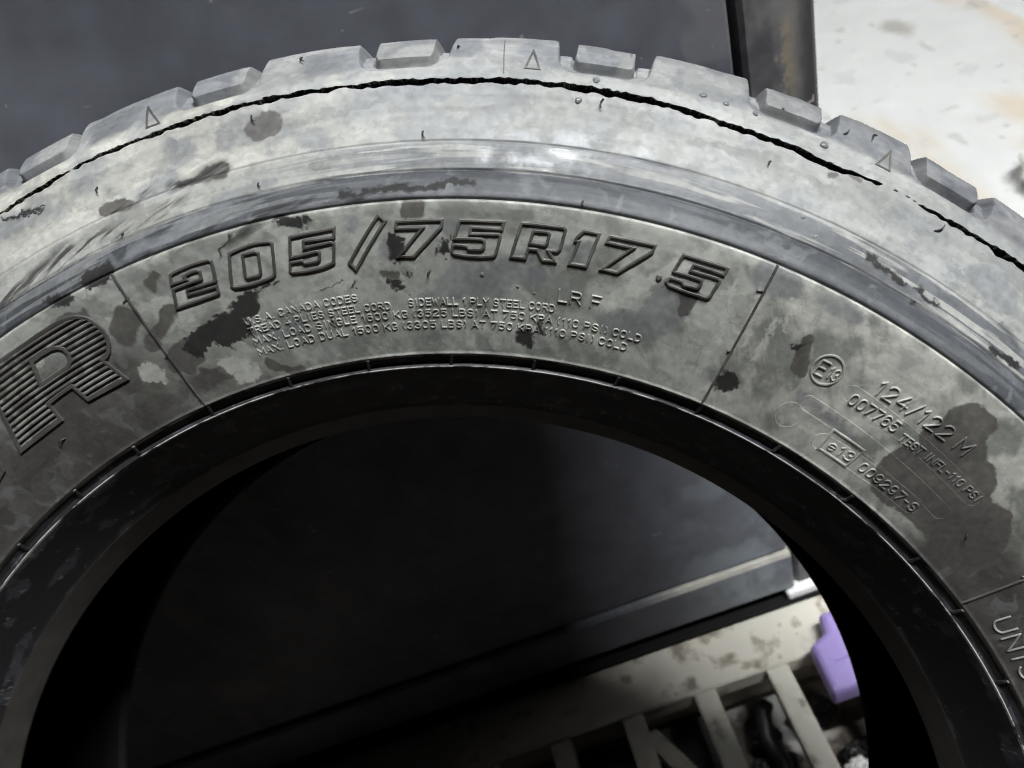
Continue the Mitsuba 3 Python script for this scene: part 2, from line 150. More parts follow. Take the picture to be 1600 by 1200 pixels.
def masks(p):
    u, r = axes_at(p)
    n1, n2 = noise(u * .22, r * .22, 1.5), noise(u * .22, r * .22, 7.5)
    m1, m2 = noise(u * .8, r * .8, 3.5), noise(u * .8, r * .8, 9.5)
    k1 = noise(u * 2.6, r * 2.6, 4.5)
    wu = u + (n1 - .5) * 4.5 + (m1 - .5) * 3.6 + (k1 - .5) * 1.7
    wr = r + (n2 - .5) * 4.5 + (m2 - .5) * 3.2 + (k1 - .5) * 1.5
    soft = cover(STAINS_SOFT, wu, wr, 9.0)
    shine = cover(SHINE, wu, wr, 2.6)
    black = cover(STAINS_BLACK, wu, wr, .7)
    brown = cover(STAINS_BROWN, u + (n1 - .5) * 5.0 + (m1 - .5) * 1.4, r + (n2 - .5) * 5.0 + (m2 - .5) * 1.4, .6)
    grey = cover(STAINS_GREY, u + (n1 - .5) * 5 + (m1 - .5) * 2, r + (n2 - .5) * 5 + (m2 - .5) * 2, 1.3)
    along, across = u * .954 + r * .30, r * .954 - u * .30 + (n1 - .5) * 1.5
    smear = cover(SMEARS, u + (n1 - .5) * 5, r + (n2 - .5) * 5, 2.6) * smoothstep(.36, .60, fbm(along * .06, across * .62, 14.0, 3))
    black = dr.maximum(black, smear * .9)
    scratch = cover(SCRATCHES, u + (m1 - .5) * 1.2, r, .22) * smoothstep(.35, .6, k1)
    dusty = cover(DUST_PATCHES, wu, wr, 1.0)
    streak = fbm(u * .035, r * .55, 2.0, 3)
    blotch = fbm(u * .09, r * .09, 5.0, 4)
    fine = fbm(u * .55, r * .55, 8.0, 4)
    # thin wiped film: ridged noise, broken
    thin = smoothstep(.58, .76, fbm(u * .16 + n1 * 2, r * .16 + n2 * 2, 11.0, 4))
    black = dr.maximum(black, scratch * .45)
    return wu, wr, u, r, soft, shine, black, brown, grey, dusty, streak, blotch, fine, thin


def rubber_colour(p, n, uv):
    wu, wr, u, r, soft, shine, black, brown, grey, dusty, streak, blotch, fine, thin = masks(p)
    var = 0.80 + 0.28 * blotch + 0.25 * (streak - .5) + 0.34 * (fine - .5)
    wipe = fbm((u + r) * .30, (u - r) * .05, 6.0, 3)
    wob = (blotch - .5) * 5
    left = smoothstep(-5, -75, u + (streak - .5) * 120)
    panel = mix(mix((.345, .353, .318), (.415, .41, .37), smoothstep(70, 150, u + wob * 8)), (.188, .192, .172), smoothstep(.40, .70, blotch + (wipe - .5) * .25))
    grime = smoothstep(-95, -150, u + wob * 3) * smoothstep(296, 276, r + wob) + smoothstep(205, 235, u + wob * 3) * smoothstep(292, 270, r + wob)  # shadow over the panel's lower left and right, painted as a brown tone
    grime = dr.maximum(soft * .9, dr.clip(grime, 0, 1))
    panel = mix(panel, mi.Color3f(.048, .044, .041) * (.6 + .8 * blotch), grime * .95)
    band = mix((.050, .053, .059), (.16, .163, .162), left * smoothstep(.40, .62, streak))
    band = mix(band, (.088, .091, .097), smoothstep(.5, .7, streak) * .6)
    upper = mix((.092, .096, .103), (.29, .288, .268), dr.maximum(left, smoothstep(.50, .66, streak) * .8))
    shoulder = mix(mix((.285, .286, .272), (.395, .388, .35), smoothstep(20, -100, u + wob * 6)), (.228, .232, .23), smoothstep(.42, .74, blotch))
    block = mix((.165, .17, .18), (.24, .24, .235), smoothstep(.4, .6, blotch)) * mix((1, 1, 1), (.68, .68, .70), smoothstep(60, 130, u + wob * 4))
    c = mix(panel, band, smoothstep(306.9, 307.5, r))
    c = mix(c, upper, smoothstep(317.9, 318.7, r + wob * .3))
    c = mix(c, shoulder, smoothstep(327.5, 330.5, r + wob))
    c = mix(c, block, smoothstep(357, 360, r + wob))
    film = smoothstep(.485, .512, fbm(wu * .045, wr * .12, 21.0, 4))
    film2 = smoothstep(.53, .55, fbm(wu * .10 + 9, wr * .22, 25.0, 4))
    c = c * var * (1.04 - .15 * film - .12 * film2)
    c = mix(c, mi.Color3f(.09, .09, .092), smoothstep(368.5, 373, r + wob * .6) * smoothstep(.40, .62, streak) * .55)
    c = mix(c, mi.Color3f(.15, .155, .16), thin * .35)
    c = mix(c, mi.Color3f(.135, .14, .15) * (0.8 + 0.5 * fine), grey * .62)
    c = mix(c, mi.Color3f(.45, .45, .41) * var, dusty * .7)
    c = mix(c, mi.Color3f(.060, .056, .052) * (0.75 + 0.6 * fine), brown * .88)
    return mix(c, mi.Color3f(.024, .023, .023) * (.8 + .4 * fine), black * (.92 + .08 * fine))


def rubber_rough(p, n, uv):
    wu, wr, u, r, soft, shine, black, brown, grey, dusty, streak, blotch, fine, thin = masks(p)
    wet = dr.maximum(grey * .75, smoothstep(306.9, 307.6, r) * smoothstep(331, 327, r) * smoothstep(.62, .42, streak) * .45)
    c = .66 - .12 * fine
    c = c * (1 - wet) + .40 * wet
    c = c * (1 - brown) + .5 * brown
    c = c * (1 - shine) + .34 * shine
    return c * (1 - black) + .28 * black


def bead_colour(p, n, uv):
    u, r = axes_at(p)
    b, f = fbm(u * .08, r * .3, 3.0, 4), fbm(u * .5, r * .5, 1.0, 3)
    c = mix((.016, .0155, .017), (.045, .045, .053), smoothstep(.55, .75, b) * .8)
    c = mix(c, mi.Color3f(.16, .155, .15), smoothstep(.66, .8, f) * smoothstep(.5, .65, b) * .5)
    c = mix(c, mi.Color3f(.30, .30, .285) * (.55 + .9 * b), dr.maximum(smoothstep(245.15, 244.9, r) * smoothstep(244.0, 244.3, r), smoothstep(248.9, 249.3, r)) * smoothstep(.30, .55, b + (f - .5) * .4))
    return mix(c, mi.Color3f(.045, .041, .037) * (.7 + .6 * b), smoothstep(227.2, 226.4, r))


def ridge_colour(p, n, uv):
    wu, wr, u, r, soft, shine, black, brown, grey, dusty, streak, blotch, fine, thin = masks(p)
    c = mix((.062, .060, .055), (.105, .102, .093), smoothstep(.4, .65, blotch)) * (.75 + .5 * fine)
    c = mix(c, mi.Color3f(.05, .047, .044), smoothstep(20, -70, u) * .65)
    return mix(c, mi.Color3f(.03, .029, .028), dr.maximum(brown * .7, black))


def print_colour(p, n, uv):
    wu, wr, u, r, soft, shine, black, brown, grey, dusty, streak, blotch, fine, thin = masks(p)
    c = mix((.30, .30, .27), (.21, .21, .19), smoothstep(.4, .65, blotch)) * (.75 + .5 * fine)
    c = mix(c, mi.Color3f(.060, .055, .053), smoothstep(-95, -130, u) * (.62 + .36 * smoothstep(.42, .58, fbm(u * .25, r * .25, 31.0, 3))))  # ribs and print at the left follow the shade painted on the panel
    return mix(c, mi.Color3f(.075, .07, .066), dr.maximum(brown * .85, black))


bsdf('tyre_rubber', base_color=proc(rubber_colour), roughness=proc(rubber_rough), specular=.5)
bsdf('bead_rubber', base_color=proc(bead_colour), roughness=.5, specular=.3)
bsdf('ridge_rubber', base_color=proc(ridge_colour), roughness=.5, specular=.5)
bsdf('print_rubber', base_color=proc(print_colour), roughness=.6, specular=.45)
bsdf('seam_rubber', base_color=rgb(.012, .012, .012), roughness=.8, specular=.1)
bsdf('liner_rubber', base_color=rgb(.008, .008, .008), roughness=.7, specular=.15)
bsdf('black_rubber', base_color=rgb(.015, .015, .016), roughness=.45)


def door_colour(p, n, uv):
    b, f = fbm(p.x * 9, p.z * 9, p.y * 9, 4), fbm(p.x * 60, p.z * 60, p.y * 60, 3)
    c = mix((.088, .091, .108), (.125, .128, .150), smoothstep(.35, .65, b)) * (.8 + .4 * f)
    s = noise(p.x * 140, p.z * 140, 2.0)
    c = mix(c, mi.Color3f(.38, .37, .36), smoothstep(.970, .99, s) * .45)
    scuff = smoothstep(.66, .74, fbm(p.x * 26 + p.z * 6, p.z * 14, 4.0, 3))
    c = mix(c, mi.Color3f(.17, .165, .165), scuff * .4)
    low = smoothstep(.32, .13, p.z) * smoothstep(.05, .15, p.x) * (.35 + .65 * smoothstep(.36, .62, fbm(p.x * 34, p.z * 26, 9.0, 4)))  # glow of light on the lower right, mixed into the paint colour
    c = mix(c, mi.Color3f(.33, .37, .40), low * .85)
    edge = smoothstep(.0675, .0695, p.z) * smoothstep(.0732, .0722, p.z) * smoothstep(.02, .10, p.x)
    return mix(c, mi.Color3f(.48, .45, .39) * (.6 + .8 * f), edge * .8)


def post_colour(p, n, uv):
    b, f = fbm(p.x * 45, p.z * 20, 3.0, 4), fbm(p.x * 120, p.z * 120, 5.0, 3)
    c = mix((.065, .062, .067), (.13, .126, .128), smoothstep(.35, .65, b)) * (.7 + .6 * f)
    edge = smoothstep(.214, .217, p.x + (f - .5) * .022 + (b - .5) * .02) * smoothstep(.233, .222, p.x + (b - .5) * .03)
    c = mix(c, mi.Color3f(.27, .215, .135) * (.6 + .8 * f), edge * smoothstep(.42, .56, fbm(p.x * 12, p.z * 9, 8.0, 3)) * .5)
    c = mix(c, mi.Color3f(.03, .026, .028), smoothstep(.224, .236, p.x + (b - .5) * .02) * .8)
    return mix(c, mi.Color3f(.5, .47, .45), smoothstep(.93, .97, noise(p.x * 260, p.z * 260, 1.0)) * .5)


def floor_colour(p, n, uv):
    b, f = fbm(p.x * 3, p.y * 3, 2.0, 4), fbm(p.x * 24, p.y * 24, 6.0, 4)
    c = mi.Color3f(.70, .70, .68) * (.88 + .16 * b) * (.95 + .1 * f)
    st = smoothstep(.50, .68, fbm(p.x * 9 + 3, p.y * 2.6, 1.0, 4))
    c = mix(c, mi.Color3f(.62, .50, .36), st * .62)
    sp = smoothstep(.70, .78, fbm(p.x * 18, p.y * 18, 12.0, 3))
    c = mix(c, mi.Color3f(.30, .31, .29), sp * .2)
    c = mix(c, mi.Color3f(.22, .21, .19), smoothstep(.88, .95, noise(p.x * 38, p.y * 38, 2.0)) * .28)
    c = mix(c, mi.Color3f(.30, .27, .22), smoothstep(.034, .006, dr.sqrt(dr.square(p.x - .95) + dr.square((p.y - 1.19) * .6)) + (f - .5) * .03) * .6)
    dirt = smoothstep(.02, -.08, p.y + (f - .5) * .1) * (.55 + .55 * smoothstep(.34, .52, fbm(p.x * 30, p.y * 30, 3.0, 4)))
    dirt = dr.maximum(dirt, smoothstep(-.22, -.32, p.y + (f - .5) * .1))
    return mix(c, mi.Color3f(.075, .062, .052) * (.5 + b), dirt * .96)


def pallet_colour(p, n, uv):
    b, f = fbm(p.x * 14, p.y * 14, p.z * 14, 4), fbm(p.x * 70, p.y * 70, p.z * 70, 4)
    c = mi.Color3f(.62, .59, .51) * (.78 + .4 * b)
    c = mix(c, mi.Color3f(.16, .135, .115), smoothstep(.05, -.07, p.x + (b - .5) * .12) * .8)  # left part in shade: the darkening is put into the cream colour
    d = smoothstep(.56, .70, f) * smoothstep(.40, .62, b)
    c = mix(c, mi.Color3f(.30, .26, .19), d * .7)
    c = mix(c, mi.Color3f(.10, .085, .07), smoothstep(.70, .78, f) * .5)
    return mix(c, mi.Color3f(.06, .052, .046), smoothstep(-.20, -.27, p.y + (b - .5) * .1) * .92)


bsdf('door_paint', base_color=proc(door_colour), roughness=.5, specular=.35)
bsdf('post_paint', base_color=proc(post_colour), roughness=.55)
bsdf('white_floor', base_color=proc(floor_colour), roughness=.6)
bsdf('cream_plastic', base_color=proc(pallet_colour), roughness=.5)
bsdf('dark_metal', base_color=rgb(.02, .02, .022), roughness=.6)
bsdf('purple_plastic', base_color=rgb(.38, .29, .64), roughness=.4)
bsdf('white_plastic', base_color=rgb(.82, .82, .82), roughness=.5)
bsdf('white_cloth', base_color=rgb(.78, .77, .74), roughness=.9)
bsdf('grey_plastic', base_color=rgb(.16, .15, .14), roughness=.6)
bsdf('orange_plastic', base_color=rgb(.62, .22, .06), roughness=.5)
bsdf('water', base_color=rgb(.13, .135, .14), roughness=.06, specular=.5)

# ---------------------------------------------------------------- setting: white floor, cream plastic pallet, dark cabinet
g = np.linspace(-5, 5, 41)
gx, gy = np.meshgrid(g, g)
gv = np.stack([gx, gy, 0 * gx - .075], -1).reshape(-1, 3)
gi = np.arange(41 * 41).reshape(41, 41)
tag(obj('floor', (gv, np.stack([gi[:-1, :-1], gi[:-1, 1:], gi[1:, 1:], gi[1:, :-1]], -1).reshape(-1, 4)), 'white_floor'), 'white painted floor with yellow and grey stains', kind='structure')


def plate(poly, z0, z1, bev=.0012):
    """A flat plate with chamfered rims from a shapely outline in metres."""
    parts = []
    for q in getattr(poly, 'geoms', [poly]):
        top, mid = q.buffer(-bev, join_style='mitre'), q
        parts.append(trimesh.creation.extrude_polygon(mid, z1 - z0 - bev, engine='earcut').apply_translation([0, 0, z0]))
        parts.append(trimesh.creation.extrude_polygon(top, bev * 1.02, engine='earcut').apply_translation([0, 0, z1 - bev * 1.02]))
    return trimesh.util.concatenate(parts)


def ring_offset(P, d):
    """Points of a closed ring moved outwards by d (the ring runs anticlockwise round the solid, holes clockwise)."""
    e = np.roll(P, -1, 0) - P
    e /= np.maximum(np.linalg.norm(e, axis=1, keepdims=True), 1e-9)
    n = np.stack([e[:, 1], -e[:, 0]], 1)
    m = n + np.roll(n, 1, 0)
    m /= np.maximum(np.linalg.norm(m, axis=1, keepdims=True), 1e-6)
    k = 1 / np.clip((m * n).sum(1), .6, 1)
    return P + m * (d * k)[:, None]


def loft(poly, levels):
    """A solid with rounded rims: the outline moved outwards by d at each height z, capped at both ends."""
    q = shapely.geometry.polygon.orient(shapely.segmentize(poly, .004), 1)
    P = np.array(q.exterior.coords)[:-1]
    n, i = len(P), np.arange(len(P))
    v = np.vstack([np.column_stack([ring_offset(P, d), np.full(n, z)]) for d, z in levels])
    f = [np.stack(t, 1) for l in range(len(levels) - 1) for t in ((l * n + i, l * n + (i + 1) % n, (l + 1) * n + (i + 1) % n), (l * n + i, (l + 1) * n + (i + 1) % n, (l + 1) * n + i))]
    out, at = [trimesh.Trimesh(v, np.vstack(f), process=False)], 0
    for (d, z), flip in ((levels[0], True), (levels[-1], False)):
        cv, cf = trimesh.creation.triangulate_polygon(Polygon(ring_offset(P, d)), engine='earcut')
        out.append(trimesh.Trimesh(np.column_stack([cv, np.full(len(cv), z)]), cf[:, ::-1] if flip else cf, process=False))
    return trimesh.util.concatenate(out)


pal = 'plastic_pallet'
tag(pal, 'cream plastic pallet with slots under the leaning tyre', 'pallet')
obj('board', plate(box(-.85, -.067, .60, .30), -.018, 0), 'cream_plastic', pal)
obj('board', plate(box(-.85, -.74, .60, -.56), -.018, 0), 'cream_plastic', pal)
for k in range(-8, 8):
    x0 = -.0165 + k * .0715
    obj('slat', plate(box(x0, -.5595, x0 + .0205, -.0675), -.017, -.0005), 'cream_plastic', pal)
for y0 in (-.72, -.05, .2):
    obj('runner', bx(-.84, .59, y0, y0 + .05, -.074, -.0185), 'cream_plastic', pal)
br = trimesh.creation.box([.085, .016, .012])
br.apply_transform(trimesh.transformations.rotation_matrix(-1.12, [0, 0, 1]))
obj('brace', br.apply_translation([.022, -.112, -.034]), 'cream_plastic', pal)

cab = 'metal_cabinet'
tag(cab, 'dark grey painted metal cabinet with scuffed post behind the tyre', 'cabinet')
obj('door', bx(-.95, .1830, 0, .018, .0735, 1.15, .002), 'door_paint', cab)
rail = trimesh.creation.extrude_polygon(Polygon([(0.0, .0185), (-.006, .0205), (-.006, .0690), (-.0035, .0722), (.018, .0728), (.018, .0185)]), 1.134, engine='earcut')
rail.apply_transform(np.array([[0, 0, 1, -.95], [1, 0, 0, 0], [0, 1, 0, 0], [0, 0, 0, 1.0]]))
rail.fix_normals()
obj('bottom_rail', rail, 'door_paint', cab)
obj('post', bx(.1885, .2352, -.002, .03, .018, 1.15, .003), 'post_paint', cab)
obj('carcass', bx(-.95, .2330, .0305, .42, .018, 1.15, .002), 'dark_metal', cab)
obj('kick_strip', bx(-.93, .2335, -.0125, .018, .0006, .006, .001), 'seam_rubber', cab)  # black strip put in to draw the dark gap under the rail
obj('plinth', bx(-.94, .150, .10, .40, .0005, .0175, .001), 'dark_metal', cab)

# ---------------------------------------------------------------- small things lying about under the tyre
pb = 'purple_bottle'
tag(pb, 'flat purple plastic bottle with white label lying on the pallet', 'bottle')
out = Polygon([(.1655, -.122), (.1685, -.072), (.186, -.064), (.190, -.044), (.235, -.044), (.245, -.07), (.25, -.122)]).buffer(-.004).buffer(.004)
obj('bottle_body', loft(out, [(-.004, .0005), (-.0012, .0022), (0, .006), (0, .0185), (-.0010, .0222), (-.0032, .0244), (-.0062, .0252)]), 'purple_plastic', pb, 50)
obj('label_sheet', plate(box(.203, -.078, .235, -.052), .0254, .0262, .0002), 'white_plastic', pb)
obj('seam', plate(LineString([(.183, -.0945), (.205, -.093)]).buffer(.0012), .0253, .0266, .0004), 'purple_plastic', pb)
tag(obj('white_box', bx(.1755, .245, -.0105, .016, .0066, .0165), 'white_plastic'), 'small white carton lying half under the cabinet rail', 'box')
SCRAPS = [f'dark scrap of torn rubber under the pallet slots, {w}' for w in ('beside the hose end', 'right of the hose', 'left of the hose', 'near the right slat', 'under the third slat', 'in the shadow by the purple bottle', 'in front of the purple bottle', 'lowest one beside the hose')]


def lump(c, r, seed, squash=(1, 1, 1), amp=.45, freq=1.6):
    m = trimesh.creation.icosphere(5)
    v = m.vertices
    q = meshkit.fbm(v * freq + seed * 3.1, 4, seed)
    m.vertices = v * (1 + amp * (q - .5) * 2)[:, None] * np.array(squash) * r + np.array(c)
    return m


tag(obj('white_bag', lump((.858, .545, -.035), .060, 3, (1, 1, .75), .42, 1.25), 'white_cloth', smooth=True), 'crumpled white cloth bundle on the white floor at the right edge', 'cloth')
tag(obj('paper_scrap', lump((.172, -.165, -.052), .016, 5, (1, 1, .7), .6, 2.5), 'white_cloth', smooth=True), 'small crumpled white paper under the pallet slots', 'paper')
tag(obj('orange_cap', lump((.035, -.135, -.055), .014, 8, (1, 1, .6), .2), 'orange_plastic', smooth=True), 'small orange plastic cap seen through the pallet slots', 'cap')
for i, (x, y, z, r) in enumerate([(.108, -.098, -.066, .011), (.118, -.125, -.068, .009), (.095, -.12, -.069, .008), (.128, -.15, -.066, .010), (.092, -.155, -.066, .012), (.16, -.092, -.06, .016), (.185, -.14, -.062, .014), (.105, -.18, -.068, .009)]):
    tag(obj('rubber_scrap', lump((x, y, z), r, 20 + i, (1.3, .9, .7), .6, 2.2), 'black_rubber', smooth=True), SCRAPS[i], 'scrap', 'black scraps under the pallet slots')
pts = np.array([(.118, -.074, -.05), (.112, -.085, -.045), (.106, -.105, -.05), (.112, -.13, -.055), (.104, -.16, -.06), (.11, -.20, -.06)])
tag(obj('black_hose', trimesh.creation.sweep_polygon(Point(0, 0).buffer(.0075, 8), np.stack([np.interp(np.linspace(0, 5, 26), range(6), pts[:, i]) for i in range(3)], 1), engine='earcut'), 'black_rubber', smooth=40), 'short black rubber hose lying under the pallet slots', 'hose')
tag(obj('rubber_mat', bx(-.30, .062, -.30, -.052, -.072, -.062), 'dark_metal'), 'black rubber mat lying under the pallet slats', 'mat')  # added dark sheet: stands for shade and black clutter below the left slots

# ---------------------------------------------------------------- the tyre's outer face: one fine grid, cut into its parts
LUGS = np.radians([-50.5, -38.9, -27.05, -14.95, -3.3, 8.75, 20.25, 30.55, 42.2, 53.9])
LUGS_ALL = np.concatenate([LUGS, np.radians(np.linspace(65.6, 298.2, 21))])
ty = 'tyre'
tag(ty, 'large worn black tyre coated in grey dust leaning against the dark cabinet', 'tyre')
acols = np.unique(np.concatenate([np.arange(-.60, .74, .00095), np.arange(.74, 1.12, .002), np.arange(1.12, 2 * math.pi - .60, .008)]))
ncol = len(acols)
rows = np.unique(np.round(np.concatenate([np.arange(244.3, 252.5, .22), np.arange(252.5, 304, 1.3), np.arange(304, 311, .35), np.arange(311, 316.5, .7), np.arange(316.5, 320, .3), np.arange(320, 328, .8), np.arange(328, 331, .3), np.arange(331, 347, .9), np.arange(347, 355, .2), np.arange(355, 373.5, .38), [373.7]]), 3))
crown = np.array([(374.15, 74.0), (374.4, 72), (374.7, 69), (375.1, 64), (375.6, 55), (376.2, 42), (376.4, 30)])


def ss(a, b, x):
    t = np.clip((x - a) / (b - a), 0, 1)
    return t * t * (3 - 2 * t)


a2, r2 = np.meshgrid(acols, np.concatenate([rows, crown[:, 0]]), indexing='ij')
prof_r, prof_z = np.concatenate([rows, crown[:, 0]]), np.concatenate([base_z(rows), crown[:, 1]])
slope = np.concatenate([base_dz(rows), [-2.2, -4, -6, -8, -12, -20, -30]])
nr, nz = -slope / np.sqrt(1 + slope ** 2), 1 / np.sqrt(1 + slope ** 2)
ua = np.where(a2 > math.pi, a2 - 2 * math.pi, a2)
H = np.zeros_like(a2)
for r0, dep, w in ((307.35, 1.1, .45), (318.45, .75, .40), (329.4, .40, .35), (340.6, .16, .5), (345.8, .14, .4), (335.2, .10, .5)):
    H -= dep * np.exp(-((r2 - r0) / w) ** 2)
H += .35 * np.exp(-((r2 - 250.3) / .55) ** 2) + .35 * np.exp(-((r2 - 244.8) / .4) ** 2)
H -= 1.7 * ss(245.0, 245.7, r2) * ss(249.6, 249.1, r2)
H += .35 * ss(307.6, 310, r2) * ss(318.2, 316, r2) + .25 * ss(319, 322, r2) * ss(329, 326, r2)
q3 = np.stack([ua * 290 * .16, r2 * .16, 0 * r2], -1)
H += .16 * (meshkit.fbm(q3, 3, 4) - .5) + .05 * (meshkit.fbm(q3 * 6, 2, 9) - .5)
# shoulder pockets and the small lugs in them
lug_of, pocket_sd, lug_sd = np.zeros(a2.shape, int) - 1, np.full(a2.shape, 9.0), np.full(a2.shape, 9.0)


def rbox(x, y, hx, y0, rad):
    dx, dy = np.abs(x) - hx + rad, (y0 + rad) - y
    return np.minimum(np.maximum(dx, dy), 0) + np.hypot(np.maximum(dx, 0), np.maximum(dy, 0)) - rad


for i, c in enumerate(LUGS_ALL):
    x = (a2 - (c % (2 * math.pi) if c > 1.12 else c)) * 366
    near = np.abs(x) < 24
    s1, s2 = rbox(x, r2, 17.4 + .12 * (r2 - 365), 358.9, 5.0), rbox(x, r2, 11.4, 363.5, 2.6)
    pocket_sd = np.where(near, np.minimum(pocket_sd, s1), pocket_sd)
    lug_sd = np.where(near, np.minimum(lug_sd, s2), lug_sd)
    lug_of = np.where(near & (s2 < .5), i, lug_of)
jit = .5 * (meshkit.fbm(np.stack([ua * 290 * .5, r2 * .5, 0 * r2], -1), 2, 21) - .5)
dip = ss(.2, -.7, pocket_sd + jit)
H -= dip * ((2.9 + 2.6 * ss(361, 372, r2)) * (1 - .9 * ss(.35, -.25, lug_sd + jit * .4)) + 1.5 * np.exp(-np.square((lug_sd - .8) / .6))) + .45 * np.exp(-np.square(np.minimum(np.abs(pocket_sd), 9) / .6))
# edge wear of the tread corner
H -= .5 * ss(.55, .8, meshkit.fbm(np.stack([ua * 290 * .06, 0 * r2, 0 * r2], -1), 3, 31)) * ss(368, 374, r2)
# the torn seam
cr = np.array(CRACK)
rc = np.interp(ua, np.radians(cr[:, 0]), cr[:, 1] + .2)
un = ua * 290
rc1 = rc + 1.5 * (meshkit.noise(np.stack([un * .28, 0 * un, 0 * un + .3], -1), 5) - .5) + 1.2 * (meshkit.noise(np.stack([un * .55, 0 * un, 0 * un + .3], -1), 8) - .5)
rc2 = rc + .5 * (meshkit.noise(np.stack([un * .45, 0 * un, 0 * un + 4.3], -1), 6) - .5) + 1.0 * (meshkit.noise(np.stack([un * .75, 0 * un, 0 * un + 4.3], -1), 9) - .5)
hw = np.interp(np.degrees(ua), [-36, -30, -29.6, -26, -25.4, -24.9, -24.4, -23, -20.2, -19.8, -19.3, -14, -10, -7.6, -6.6, -6.0, -4, 3, 8, 12, 15.4, 16, 17, 20, 23.2, 25.2, 26.0, 27, 30.2, 31.4, 34, 37, 38, 60], [.1, .1, .55, .75, .15, .05, .6, .8, .7, .1, .8, .85, .8, .6, .12, .75, 1.0, 1.0, 1.05, 1.0, .8, .5, .85, 1.0, 1.0, .8, .2, .12, .15, .7, .95, .9, .1, .1])
lo, hi = rc1 - hw * .98, rc2 + hw * .98
gap = ss(-.12, .12, r2 - lo) * ss(.12, -.12, r2 - hi)
H -= 6.5 * gap
V = world(np.stack([(prof_r + nr * H) * np.sin(a2), (prof_r + nr * H) * np.cos(a2), prof_z + nz * H], -1) / 1000)
nrow = V.shape[1]


def grid_normals(V):
    du = np.roll(V, -1, 0) - np.roll(V, 1, 0)
    dv = np.gradient(V, axis=1)
    n = np.cross(dv, du)
    return n / np.maximum(np.linalg.norm(n, axis=-1, keepdims=True), 1e-12)


N = grid_normals(V)
if (N[ncol // 8, 30] @ RT[:, 2]) < 0:
    N = -N
idx = np.arange(ncol * nrow).reshape(ncol, nrow)
quads = np.stack([idx[:, :-1], np.roll(idx, -1, 0)[:, :-1], np.roll(idx, -1, 0)[:, 1:], idx[:, 1:]], -1)
VV, NN = V.reshape(-1, 3), N.reshape(-1, 3)


def cut(name, sel, m, parent=ty):
    f = quads[sel]
    if not len(f):
        return
    used, inv = np.unique(f, return_inverse=True)
    key = numbered(f'{parent}__{name}')
    path = meshkit.write_ply((VV[used], inv.reshape(f.shape)), False, normals=np.vstack([NN[used]]))
    scene[key] = {'type': 'ply', 'filename': path, 'face_normals': False, 'bsdf': {'type': 'ref', 'id': m}}
    return key


qr, qa = r2[:, :-1], ua[:, :-1]
torn = (gap[:, :-1] > .45) | (np.roll(gap, -1, 0)[:, :-1] > .45) | (gap[:, 1:] > .45)
seen = (qa > -.60) & (qa < .72)
lugq = (lug_of[:, :-1] >= 0) & seen & (qr > 363.2)
blockq = (qr > 358.3) & (pocket_sd[:, :-1] > .4) & seen & ~lugq & ~torn
cut('bead', qr < 249.6, 'bead_rubber')
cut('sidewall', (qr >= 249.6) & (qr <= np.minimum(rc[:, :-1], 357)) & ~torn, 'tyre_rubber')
labels[cut('split_seam', torn & (qr < 357), 'seam_rubber')] = {'label': 'ragged black split running round the shoulder'}
cut('shoulder_band', (qr > np.minimum(rc[:, :-1], 357)) & ~torn & ~lugq & ~blockq, 'tyre_rubber')
for i in range(len(LUGS)):
    cut('shoulder_lug', lugq & (lug_of[:, :-1] == i), 'tyre_rubber')
edges = np.concatenate([[-.61], LUGS, [.9]])
for i in range(len(edges) - 1):
    cut('tread_block', blockq & (qa >= edges[i]) & (qa < edges[i + 1]), 'tyre_rubber')

# the rest of the carcass, turned: bead toe, liner, far bead and sidewall, crown
def turned(name, prof, m, cols=acols, smooth=True, parent=ty):
    p = np.array(prof, float)
    A, R = np.meshgrid(cols, p[:, 0], indexing='ij')
    Z = np.broadcast_to(p[:, 1], A.shape)
    v = world(np.stack([R * np.sin(A), R * np.cos(A), Z], -1) / 1000)
    i = np.arange(v.shape[0] * v.shape[1]).reshape(v.shape[:2])
    f = np.stack([i[:, :-1], np.roll(i, -1, 0)[:, :-1], np.roll(i, -1, 0)[:, 1:], i[:, 1:]], -1).reshape(-1, 4)
    return obj(name, (v.reshape(-1, 3), f), m, parent, smooth)


few = np.linspace(0, 2 * math.pi, 720, endpoint=False)


def bez(pts, n=8):
    p = np.array(pts, float)
    t = np.arange(len(p))
    return PchipInterpolator(t, p)(np.linspace(0, len(p) - 1, (len(p) - 1) * n + 1))


turned('bead_flank', bez([(244.3, 81.25), (242.9, 79.4), (238.0, 71.8), (232.0, 62.8), (227.6, 56.6), (226.5, 55.4)], 6), 'bead_rubber', acols[::2])
turned('bead_toe', bez([(226.45, 55.3), (226.0, 54.6), (223.0, 49.3), (220.4, 44.6), (219.5, 42.6), (219.6, 41.0), (223, 38.5)], 5), 'bead_rubber', acols[::2])
turned('inner_liner', bez([(223, 38.5), (236, 58), (262, 82), (290, 92), (320, 91), (345, 74), (356, 40), (357, 0), (356, -40), (345, -74), (320, -91), (290, -93), (262, -84), (240, -72), (226, -62), (217.5, -57.5)], 5), 'liner_rubber', few)
turned('far_bead', bez([(217.5, -57.5), (214.6, -59.5), (214.4, -61.5), (217, -66), (226, -76), (244.3, -84), (249.4, -85.5)], 5), 'liner_rubber', few)
turned('far_sidewall', bez([(249.4, -85.5), (280, -101), (300, -110), (307.3, -112), (318, -106), (329, -102), (351, -97), (366, -86), (373.7, -75.1)], 5), 'black_rubber', few)
turned('tread', bez([(373.7, -75.1), (375.6, -55), (376.3, -30), (376.6, 0), (376.4, 30)], 5), 'black_rubber', few)


